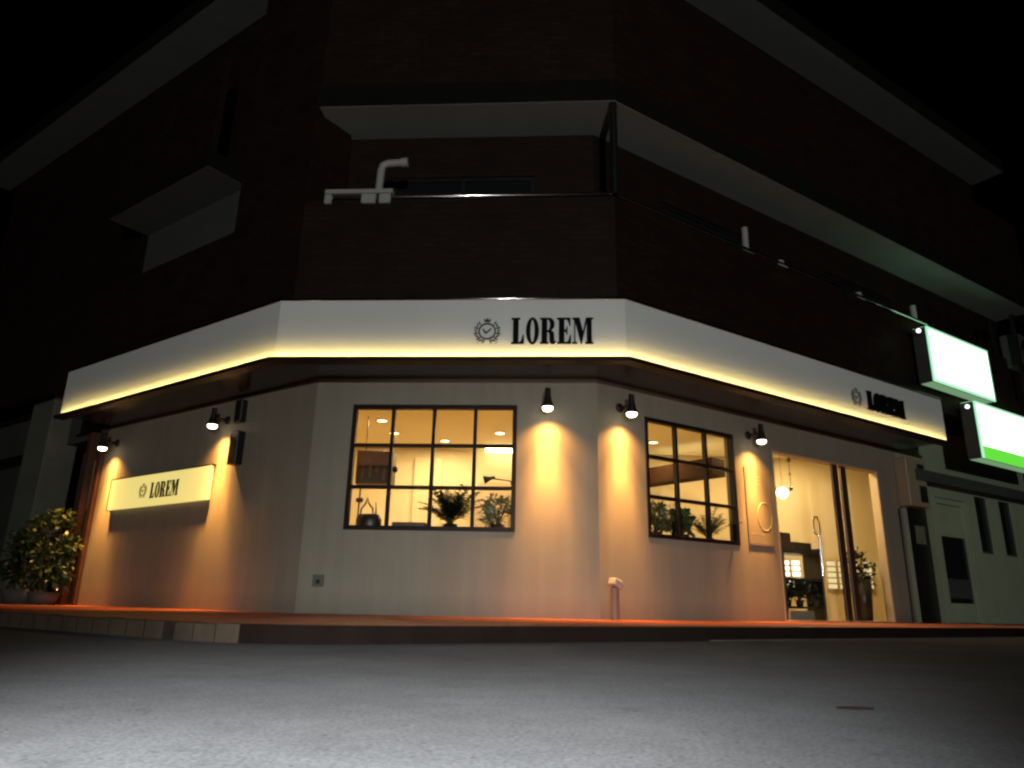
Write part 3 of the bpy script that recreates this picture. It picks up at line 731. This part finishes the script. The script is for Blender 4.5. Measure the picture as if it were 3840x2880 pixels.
# ================================================================== LIGHT BOXES
def lightbox(u0, u1, z0, z1, label, band):
    T = frame('R', u0, z0, 0.92); wd, ht = u1 - u0, z1 - z0
    o = thing('light_box', label, 'light box', T, 'lit signs on the right-hand wing')
    MB().bbox(0, wd, 0.02, 0.24, 0, ht, T, .01).build('case', M['dull'], o)
    e_ = .045
    zb = 0.0
    if band:
        MB().box(e_, wd - e_, -.004, .0195, e_, e_ + .165, T).build('green_band', M['greenband'], o); zb = .167
    MB().box(e_, wd - e_, -.006, .0194, e_ + zb, ht - e_, T).build('face', M['lightbox'], o)
    rim = MB(); rim.box(0, wd, -.008, .0193, ht - e_ + .001, ht, T); rim.box(0, e_ - .001, -.008, .0193, 0, ht - e_, T); rim.box(wd - e_ + .001, wd, -.008, .0193, 0, ht - e_, T); 
    if not band: rim.box(e_, wd - e_, -.008, .0193, 0, e_ - .001, T)
    else: MB().box(e_, wd - e_, -.008, .0193, 0, e_ - .001, T).build('lower_rim', M['greenband'], o)
    rim.build('rim', M['lightedge'], o)
    MB().box(.02, wd - .02, .04, .22, -.006, -.0005, T).build('underside_fill', M['greenish'], o)  # faint glow added below the case to brighten the wall underneath
    MB().box(.02, wd - .02, .04, .22, ht + .0005, ht + .006, T).build('top_diffuser', M['greentop'], o)
    br = MB()
    for x in (.25, wd - .25): MB().box(x - .02, x + .02, .241, .40, ht * .45, ht * .55, T).build('bracket', M['black'], o)
    s = MB(); s.tube([T @ Vector((-.005, .10, ht * .86)), T @ Vector((-.20, .02, ht * .86))], .010, 8); s.build('bolt_arm', M['black'], o)
    s = MB(); s.lathe([(.0005, -.035), (.025, -.025), (.035, 0), (.025, .025), (.0005, .035)], 12, T @ Matrix.Translation((-.22, .02, ht * .86))); s.build('end_bolt', M['boltglow'], o)  # end bolt, its bright glint put in as emission
lightbox(6.20, 8.22, 3.68, 4.61, 'upper glowing white light box with a pale green rim on the right wing', False)
lightbox(7.42, 9.9, 2.60, 3.56, 'lower glowing white light box with a green bottom band at the right edge', True)

# rack with an air conditioner beyond the light boxes
T = frame('R', 9.6, 4.60, 0.64)
o = thing('air_conditioner', 'pale air conditioner in a black rack on the parapet at the far right', 'air conditioner', T)
fr = MB()
for x in (0, 1.25):
    for y in (-.25, .12): fr.box(x - .03, x + .03, y - .03, y + .03, -.6, 1.05, T)
for zz in (.02, 1.0):
    for y in (-.25, .12): fr.box(.031, 1.219, y - .025, y + .025, zz, zz + .05, T)
fr.build('rack', M['black'], o)
MB().bbox(.15, 1.10, -.22, .09, .075, .74, T, .02).build('casing', M['pale'], o)
MB().lathe([(.0005, 0), (.24, .004), (.25, .02), (.24, .03), (.06, .03)], 24, T @ Matrix.Translation((.48, -.222, .40)) @ Matrix.Rotation(PI/2, 4, 'X')).build('fan_grille', M['black'], o)

# ================================================================== RIGHT-HAND NEIGHBOUR
T = frame('R', 6.9, 0, 0)
nb = thing('neighbouring_shopfront', 'dim greenish grey shopfront with doors and slot windows right of the lit shop', 'shopfront', T)
s = MB()
wall_panel(s, FR, 6.46, 11.2, -.01, 3.30, 0.02, 0.2, [(6.62, 7.42, -.1, 2.15), (7.56, 8.62, -.1, 2.08), (8.98, 9.46, 1.20, 2.22), (9.90, 10.40, 1.20, 2.22)])
s.build('wall', M['greenwall'], nb)
MB().box(6.62, 11.0, -.25, .018, 2.24, 2.42, FR).build('lintel', M['dull'], nb)
d1 = MB().box(6.625, 7.415, .12, .16, .003, 2.145, FR).build('door', M['black'], nb)
MB().bbox(6.98, 7.26, .105, .1185, 1.25, 1.55, FR, .003).build('notice', M['menuglow'], d1)
f = MB()
f.bbox(7.565, 7.65, .04, .14, .003, 2.075, FR); f.bbox(8.53, 8.615, .04, .14, .003, 2.075, FR); f.bbox(7.651, 8.529, .04, .14, 1.98, 2.075, FR); f.bbox(7.651, 8.529, .045, .135, 1.42, 1.50, FR)
f.bbox(7.651, 8.529, .05, .13, .003, .32, FR)
d2 = f.build('door', M['greenwall'], nb)
MB().box(7.655, 8.525, .08, .10, 1.505, 1.975, FR).build('transom_panel', M['greenwall'], d2)
MB().box(7.655, 8.525, .085, .095, .325, 1.415, FR).build('pane', M['glassdark'], d2)
MB().bbox(7.70, 8.48, .070, .084, .40, .72, FR).build('letter_panel', M['dull'], d2)
for x in (8.98, 9.90):
    wd = .48 if x < 9 else .5
    f = MB(); f.box(x, x + .04, .05, .12, 1.2, 2.22, FR); f.box(x + wd - .04, x + wd, .05, .12, 1.2, 2.22, FR); f.box(x + .041, x + wd - .041, .05, .12, 1.2, 1.24, FR)
    wn = f.build('window', M['dull'], nb)
    MB().box(x + .001, x + wd - .001, .08, .09, 1.201, 2.219, FR).build('pane', M['glassdark'], wn)

# ================================================================== LEFT-HAND NEIGHBOUR
T = frame('L', 7.5, 0, 0)
nb = thing('neighbouring_entrance', 'dark recessed entrance with brown timber posts at the far left of the shop', 'entrance', T)
s = MB(); wall_panel(s, FL, -11.9, -5.62, -.01, 3.29, .55, .7); s.build('wall', M['dull'], nb)
MB().box(-11.9, -5.60, .02, .549, 2.62, 3.28, FL).build('lintel', M['dull'], nb)
for x in (-5.20, -5.60): MB().bbox(x, x + .13, -.04, .18, .003, 2.74, FL, .008).build('door_post', M['wood'], nb)
MB().box(-5.469, -5.201, .06, .10, .003, 2.70, FL).build('door_panel', M['dull'], nb)
MB().bbox(-5.42, -5.25, .045, .0595, 1.45, 2.25, FL, .003).build('notice', M['palebrown'], nb)
T = frame('L', 6.9, 0, 0.0)
MB().bbox(-.42, .42, -.30, .20, 0, 4.4, T, .02).lone('concrete_pillar', M['pilgrey'], T, label='tall grey concrete pillar at the left behind the bush', cat='pillar')
T = frame('L', 7.75, 1.28, -.30)
o = thing('meter_box', 'narrow pale upright box on the dark wall left of the grey pillar', 'box', T)
MB().bbox(-.10, .10, -.12, .0, 0, .52, T, .012).build('case', M['pale'], o)
MB().box(-.07, .07, -.126, -.1205, .30, .46, T).build('cover', M['white'], o)

# ================================================================== PLANTS
def leaf(s, p, d, up, L, W, droop=0.3, seg=3):
    d = d.normalized(); side = d.cross(up)
    if side.length < 1e-3: side = Vector((1, 0, 0))
    side.normalize(); v = []; n = seg
    for i in range(n + 1):
        t_ = i / n; c = p + d * (L * t_) + Vector((0, 0, -droop * L * t_ * t_))
        wd = W * math.sin(PI * min(.97, .08 + .9 * t_)) * .5
        v += [c - side * wd, c + side * wd]
    s.add([tuple(x) for x in v], [(2*i, 2*i+1, 2*i+3, 2*i+2) for i in range(n)], I4, True)

def rnd_dir(lo=-.2):
    while True:
        v = Vector((random.uniform(-1, 1), random.uniform(-1, 1), random.uniform(-1, 1)))
        if .05 < v.length < 1 and v.normalized().z > lo: return v.normalized()

def pot(o, T, r0, r1, h, mm):
    MB().lathe([(.001, 0), (r0, 0), (r1, h), (r1 - .012, h), (r1 - .015, h - .03), (.001, h - .03)], 20, T).build('pot', mm, o)

def bushy(name, label, T, rx, rz, zc, n, L, W, leafm, potm, pr, ph, group=None, cat='plant', ry=None, gaps=True, droop=.25):
    o = thing(name, label, cat, T, group); ry = ry or rx
    pot(o, T, pr * .75, pr, ph, potm)
    st = MB()
    base = T @ Vector((0, 0, ph - .03)); tips = []
    for k in range(9):
        a = 2 * PI * k / 9 + random.uniform(-.3, .3); q = random.uniform(.3, .9)
        tip = T @ Vector((rx * q * math.cos(a), ry * q * math.sin(a), zc + rz * random.uniform(-.2, .8))); tips.append(tip)
        mid = base.lerp(tip, .5) + Vector((random.uniform(-.03, .03), random.uniform(-.03, .03), .02))
        st.tube([base, mid, tip], [.008, .006, .003], 6)
    st.build('stem', M['stem'], o)
    s = MB()
    clumps = [Vector((rx * math.cos(a) * q, ry * math.sin(a) * q, zc + rz * z)) for a, q, z in ((random.uniform(0, 2*PI), random.uniform(.2, .85), random.uniform(-.75, .85)) for _ in range(16))]
    for k in range(n):
        c = random.choice(clumps); v = c + rnd_dir(-1) * (random.random() ** .6 * min(rx, rz) * .42)
        q = math.sqrt((v.x/rx)**2 + (v.y/ry)**2 + ((v.z-zc)/rz)**2)
        if q > 1.12: continue
        out = Vector((v.x, v.y, (v.z - zc) * .6 + .12)).normalized() + rnd_dir(-1) * .8
        leaf(s, T @ v, (T.to_3x3() @ out), rnd_dir(-1), L * random.uniform(.6, 1.25), W * random.uniform(.7, 1.2), droop)
    s.build('foliage', leafm, o)
    return o

def spiky(name, label, T, n, L, W, leafm, potm, pr, ph, spread=1., group=None, droop=.55, cat='plant'):
    o = thing(name, label, cat, T, group); pot(o, T, pr * .75, pr, ph, potm)
    s = MB(); base = T @ Vector((0, 0, ph - .02))
    for k in range(n):
        a = random.uniform(0, 2*PI); el = random.uniform(.25, 1.35)
        d = Vector((math.cos(a) * math.cos(el) * spread, math.sin(a) * math.cos(el) * spread, math.sin(el)))
        leaf(s, base + Vector((random.uniform(-.015, .015), random.uniform(-.015, .015), 0)), T.to_3x3() @ d, Vector((0, 0, 1)), L * random.uniform(.55, 1.1), W * random.uniform(.7, 1.2), droop * random.uniform(.2, 1), 6)
    s.build('foliage', leafm, o)
    return o

def fern(name, label, T, nf, L, leafm, potm, pr, ph, lean=0., cat='plant', leaf_l=.085, leaf_w=.022, group=None):
    o = thing(name, label, cat, T, group); pot(o, T, pr * .75, pr, ph, potm)
    s = MB(); st = MB(); base = T @ Vector((0, 0, ph - .02))
    for k in range(nf):
        a = 2 * PI * k / nf + random.uniform(-.3, .3); el = random.uniform(.75, 1.4); l_ = L * random.uniform(.6, 1.1)
        d = T.to_3x3() @ Vector((math.cos(a) * math.cos(el) + lean, math.sin(a) * math.cos(el), math.sin(el))).normalized()
        pts = [base + d * (l_ * t_) + Vector((0, 0, -.35 * l_ * t_ * t_)) for t_ in [i / 9 for i in range(10)]]
        st.tube(pts, .004, 5)
        side = d.cross(Vector((0, 0, 1))).normalized()
        for i in range(2, 10):
            for sg in (-1, 1):
                leaf(s, pts[i], side * sg + d * .5, Vector((0, 0, 1)), leaf_l * (1.15 - .07 * i), leaf_w, .3, 2)
    st.build('stem', M['leafdark'], o); s.build('foliage', leafm, o)
    return o

# outside, far left
bushy('potted_bush', 'leafy green bush in a planter lit by the far left wall lamp', frame('L', 5.06, 0, .48), .36, .58, .80, 1500, .105, .055, M['leafbush'], M['greypot'], .22, .18, cat='bush')
bushy('potted_bush', 'dim dark green bush left of the lit leafy bush', frame('L', 5.85, 0, .45), .48, .44, .66, 1300, .085, .045, M['leafdim'], M['greypot'], .30, .22, cat='bush')

# on the ledge of the large window (ledge top z = WINC z0 - .005)
ZW = WINC[2] - .004; ZR = WINR[2] - .004
fern('potted_plant', 'dark feathery palm on the ledge of the large window', frame('C', 1.66, ZW, -.36), 42, .74, M['leafdark'], M['pot'], .09, .12, 0., leaf_l=.17, leaf_w=.058, group='plants on the window ledges')
bushy('potted_plant', 'grey green bushy plant in the lower right pane of the large window', frame('C', 2.23, ZW, -.34), .20, .20, .29, 520, .07, .030, M['leafgrey'], M['pot'], .09, .12, 'plants on the window ledges', ry=.14)
T = frame('C', 0.68, ZW, -.33)
o = thing('handbag', 'black bag with a peaked handle in the lower left pane of the large window', 'bag', T)
MB().lathe([(.001, 0), (.13, 0), (.155, .07), (.155, .16), (.125, .215), (.001, .23)], 22, T @ Matrix.Scale(.75, 4, (0, 1, 0))).build('body', M['black'], o)
s = MB(); s.tube([T @ Vector(p) for p in ((-.11, 0, .20), (-.10, 0, .29), (-.055, 0, .35), (-.035, 0, .42), (-.015, 0, .35), (.035, 0, .29), (.05, 0, .20))], .011, 8)
s.tube([T @ Vector(p) for p in ((.08, 0, .20), (.075, 0, .29), (.07, 0, .37))], [.014, .008, .004], 8); s.build('handle', M['wood'], o)
T = frame('C', 1.18, ZW, -.33)
MB().bbox(-.20, .20, -.09, .09, 0.001, .125, T, .006).lone('wooden_box', M['wood'], T, label='low dark wooden box on the ledge of the large window beside the palm', cat='box')
T = frame('C', 0.545, ZW, -.30)
o = thing('coat_stand', 'thin brown stand by the left edge of the large window', 'stand', T)
MB().tube([T @ Vector((0, 0, .001)), T @ Vector((.01, 0, .55))], .010, 8).build('pole', M['brown'], o)
MB().bbox(-.03, .05, -.03, .03, .36, .41, T, .008).build('knob', M['brown'], o)

# right window
bushy('potted_plant', 'pale grey green bushy plant in the lower left pane of the right-hand window', frame('R', 1.22, ZR, -.34), .23, .20, .29, 520, .08, .035, M['leafgrey'], M['pot'], .09, .12, 'plants on the window ledges', ry=.14)
fern('potted_plant', 'tall dark fern leaning across the left glazing bar of the right-hand window', frame('R', 1.50, ZR, -.30), 12, .66, M['leafdark'], M['pot'], .07, .10, -.15, leaf_l=.12, leaf_w=.042)
bushy('potted_plant', 'mid green broad-leaved plant in the lower middle pane of the right-hand window', frame('R', 1.74, ZR, -.36), .16, .18, .27, 260, .11, .06, M['leafmid'], M['pot'], .08, .12, 'plants on the window ledges', ry=.12)
fern('potted_plant', 'dark feathery fern in the lower right pane of the right-hand window', frame('R', 2.14, ZR, -.30), 26, .62, M['leafdark'], M['pot'], .08, .10, leaf_l=.12, leaf_w=.042)

# ================================================================== INSIDE THE SHOP
# tall dark cabinet seen in the left pane
T = frame('C', 0.40, 0, -1.5)
o = thing('dark_cabinet', 'dark hanging cabinet with tools seen through the left pane of the large window', 'cabinet', T)
for x in (-.18, .17): MB().tube([T @ Vector((x, .15, 2.171)), T @ Vector((x, .15, 2.699))], .008, 6).build('hanger_rod', M['black'], o)
MB().bbox(-.26, .23, -.0, .30, 1.70, 2.17, T).build('case', M['wood'], o)
MB().bbox(-.24, .21, -.012, -.0005, 1.715, 1.96, T, .004).build('front_panel', M['black'], o)
for x, zz, l_ in ((-.15, 1.95, .16), (-.05, 2.0, .22), (.05, 1.98, .12), (.14, 1.93, .18)):
    MB().bbox(x - .018, x + .018, -.035, -.0125, zz - l_, zz, T, .004).build('hanging_tool', M['brown'], o)
MB().lathe([(.001, -.05), (.035, -.03), (.045, 0), (.035, .03), (.001, .05)], 14, T @ Matrix.Translation((.265, .1, 1.92))).build('knob', M['black'], o)
# bright panel on the back wall
o = MB(); TP = FK @ Matrix.Translation((5.95, -.22, 2.62))
o.bbox(-.60, .60, -.04, .04, 0, .075, TP, .008)
o.lone('wall_washer', M['panel'], TP, label='bright linear ceiling light washing the back wall at the right of the large window', cat='ceiling light')
T = frame('C', 2.15, ZW, -.42)
o = thing('desk_lamp', 'dark cone-headed desk lamp silhouetted in the right pane of the large window', 'lamp', T)
MB().tube([T @ Vector(p) for p in ((.30, 0, .001), (.31, 0, .30), (.22, 0, .655), (-.02, 0, .685))], .009, 8).build('arm', M['black'], o)
MB().lathe([(.016, .06), (.022, 0), (.055, -.08), (.05, -.08), (.012, 0)], 18, T @ Matrix.Translation((-.03, 0, .685)) @ Matrix.Rotation(math.radians(75), 4, 'Y')).build('lamp_head', M['black'], o)
MB().lathe([(.001, .002), (.08, .002), (.08, .018), (.001, .02)], 18, T @ Matrix.Translation((.30, 0, 0))).build('base', M['black'], o)
# counter along the back wall
TP = FK @ Matrix.Translation((6.9, -.004, 0))
o = thing('counter', 'cream counter with a pale top along the back wall of the shop', 'counter', TP)
MB().bbox(-1.9, 1.9, -.60, 0, .013, 1.0, TP).build('front', M['int'], o)
MB().bbox(-1.95, 1.95, -.65, 0, 1.001, 1.05, TP).build('top', M['white'], o)
TP2 = FK @ Matrix.Translation((5.5, -.30, 1.051))
MB().bbox(-.26, .26, -.16, .16, 0, 1.02, TP2).lone('storage_box', M['palebrown'], TP2, label='pale upright box on the back counter below the bright linear light', cat='box')
# shelving beside the door
T = frame('R', 4.08, 0.013, -.42)
o = thing('display_rack', 'dark plant rack with pots standing behind the left pane of the glass door', 'rack', T)
for x in (-.46, .42): MB().bbox(x, x + .04, -.15, .15, 0, 1.02, T, .004).build('upright', M['black'], o)
for zz in (.16, .55, .92): MB().bbox(-.419, .419, -.15, .15, zz, zz + .03, T, .004).build('shelf', M['black'], o)
s = MB(); s.bbox(-.45, .10, -.19, -.151, 0.0, .13, T); s.build('base_panel', M['pipe'], o)
def on_rack(x, z, w_, h_, lab, mm):
    Tq = T @ Matrix.Translation((x, -.02, z + .001))
    MB().bbox(-w_/2, w_/2, -.10, .10, 0, h_, Tq, .006).lone('storage_box', mm, Tq, label=lab, cat='box')
on_rack(-.31, .95, .22, .26, 'taller dark box on top of the plant rack behind the door', M['wood'])
on_rack(.06, .95, .44, .14, 'long dark box on top of the plant rack behind the door', M['black'])
def shelf_plant(x, z, lab, rx, rz, n):
    bushy('potted_plant', lab, T @ Matrix.Translation((x, -.02, z + .001)), rx, rz, .09 + rz, n, .065, .035, M['leafdark'], M['pot'], .06, .09, 'plants on the rack behind the door', ry=.12)
shelf_plant(-.26, .19, 'dark leafy plant at the left of the lowest rack shelf', .19, .14, 480)
shelf_plant(.02, .19, 'dark leafy plant in the middle of the lowest rack shelf', .18, .14, 480)
shelf_plant(.27, .19, 'dark leafy plant at the right of the lowest rack shelf', .17, .13, 420)
# tall pot at the right pane
bushy('potted_plant', 'small-leaved plant in a tall black pot behind the right pane of the door', frame('R', 5.62, .013, -.36), .26, .30, .74, 300, .09, .05, M['leafdark'], M['pot'], .16, .62, ry=.16)
# slatted lights along the rear wall behind the door
for i, (x, wd) in enumerate(((10.42, .065), (10.60, .065), (10.80, .055), (10.97, .055), (11.20, .07), (11.40, .07), (11.60, .06), (11.82, .06), (12.16, .10))):
    TP = FK @ Matrix.Translation((x, -.02, .50))
    o = thing('slatted_light', 'glowing slatted light panel in the low row on the back wall behind the door', 'light panel', TP, 'slatted light panels on the back wall behind the door')
    MB().box(-wd - .01, wd + .01, -.004, .015, -.02, .48, TP).build('backing', M['palebrown'], o)
    for k in range(5):
        if i == 8 and k < 2: continue
        MB().bbox(-wd, wd, -.035, -.006, .012 + .092 * k, .080 + .092 * k, TP, .004).build('slat', M['slat'] if i < 4 or i == 8 else M['slatwarm'], o)
# globe lamp and pendant
T = Matrix.Translation(P('R', 5.02, 2.02, -1.2))
o = thing('globe_lamp', 'glowing round globe lamp on a cord behind the left edge of the glass door', 'pendant lamp', T)
MB().lathe([(.001, -.10)] + [(.10 * math.cos(math.radians(a)), .10 * math.sin(math.radians(a))) for a in range(-75, 80, 15)] + [(.001, .10)], 20, T).build('globe', M['globe'], o)
MB().tube([T @ Vector((0, 0, .10)), T @ Vector((0, 0, .675))], .004, 6).build('cord', M['brown'], o)
T = Matrix.Translation(P('R', 4.28, 2.36, -.50))
o = thing('pendant', 'thin dark pendant with two knobs hanging in the left door pane', 'pendant', T)
MB().tube([T @ Vector((0, 0, -.44)), T @ Vector((0, 0, .335))], .006, 6).build('cord', M['brown'], o)
for zz, r in ((.02, .035), (-.20, .018), (-.43, .026)):
    MB().lathe([(.001, -r)] + [(r * math.cos(math.radians(a)), r * 1.2 * math.sin(math.radians(a))) for a in range(-60, 75, 20)] + [(.001, r)], 12, T @ Matrix.Translation((0, 0, zz))).build('knob', M['brown'], o)

# scrap on the road
T = Matrix.Translation((.824, 1.8686, ROADZ))
MB().prism([(-.045, -.01), (-.01, -.022), (.04, -.014), (.05, .006), (.01, .02), (-.035, .013)], .001, .003, T).lone('fallen_leaf', M['bulk'], T, label='small dark leaf lying flat on the grey road at the lower right', cat='leaf')

# ================================================================== LIGHTS
def area(name, loc, sx, sy, energy, color, rot=(0, 0, 0), shape='RECTANGLE'):
    ld = bpy.data.lights.new(name, 'AREA'); ld.shape = shape; ld.size = sx; ld.size_y = sy; ld.energy = energy; ld.color = color
    o = bpy.data.objects.new(name, ld); col.objects.link(o); o.location = loc; o.rotation_euler = rot
    return o
WARM = (1.0, 0.74, 0.36)
# room lighting of the shop: ceiling downlights, the strongest added to brighten the door side
for (x, y) in ((-1.90, 10.45), (-1.84, 11.26), (-1.08, 11.75), (-0.17, 11.10), (2.30, 11.53), (0.9, 10.2), (3.6, 11.3), (4.75, 11.55), (-3.6, 11.2)):
    area('downlight_beam', (x, y, 2.678), .13, .13, 56 if x > 4 else 34 if x > 3 else 29, WARM, shape='DISK')

# unseen low lamp just behind the camera, shaped to pool on the near road
ld = bpy.data.lights.new('near_road_light', 'SPOT'); ld.energy = 1330; ld.color = (0.95, 0.98, 1.0)
ld.spot_size = math.radians(88); ld.spot_blend = 1.0; ld.shadow_soft_size = 0.05
lo = bpy.data.objects.new('near_road_light', ld); col.objects.link(lo)
lo.location = (-0.40, -0.45, 0.92); lo.scale = (0.66, 1, 1)
lo.rotation_euler = (Vector((0.06, 1.0, -0.46))).to_track_quat('-Z', 'Y').to_euler()

# lamp farther down the street
ld = bpy.data.lights.new('far_street_light', 'SPOT'); ld.energy = 5300; ld.color = (0.97, 1.0, 0.97)
ld.spot_size = math.radians(100); ld.spot_blend = 0.6; ld.shadow_soft_size = 0.15
lo = bpy.data.objects.new('far_street_light', ld); col.objects.link(lo)
lo.location = (2.5, -16.0, 1.9)
lo.rotation_euler = (Vector((0, 1.0, 0.05))).to_track_quat('-Z', 'Y').to_euler()

# night sky
wd = bpy.data.worlds.new('World'); sc.world = wd; wd.use_nodes = True
nt = wd.node_tree; bg = nt.nodes['Background']
sky = nt.nodes.new('ShaderNodeTexSky'); sky.sky_type = 'NISHITA'; sky.sun_disc = False
sky.sun_elevation = math.radians(-6); sky.sun_rotation = math.radians(200)
nt.links.new(sky.outputs[0], bg.inputs['Color']); bg.inputs['Strength'].default_value = 0.008

# ================================================================== CAMERA
f_px, pitch, roll, hc = 1577.25, 0.295, -0.0213, 0.126
cp, sp = math.cos(pitch), math.sin(pitch)
fw = Vector((0, cp, sp)); upv = Vector((0, -sp, cp)); rt_ = Vector((1, 0, 0))
c, s_ = math.cos(roll), math.sin(roll)
r2_ = rt_ * c - upv * s_; u2_ = rt_ * s_ + upv * c
cd = bpy.data.cameras.new('camera'); cam = bpy.data.objects.new('camera', cd); col.objects.link(cam)
cam.matrix_world = Matrix(((r2_.x, u2_.x, -fw.x, 0), (r2_.y, u2_.y, -fw.y, 0), (r2_.z, u2_.z, -fw.z, hc), (0, 0, 0, 1)))
cd.sensor_width = 36; cd.lens = 36 * f_px / 2212; cd.clip_end = 1000; cd.clip_start = 0.02
sc.camera = cam

sc.render.engine = 'CYCLES'
sc.view_settings.view_transform = 'Standard'; sc.view_settings.look = 'None'; sc.view_settings.exposure = 0
sc.cycles.use_denoising = True
sc.cycles.sample_clamp_indirect = 4; sc.cycles.max_bounces = 8; sc.cycles.transparent_max_bounces = 12
sc.cycles.caustics_reflective = False; sc.cycles.caustics_refractive = False
sc.cycles.filter_width = 2.4
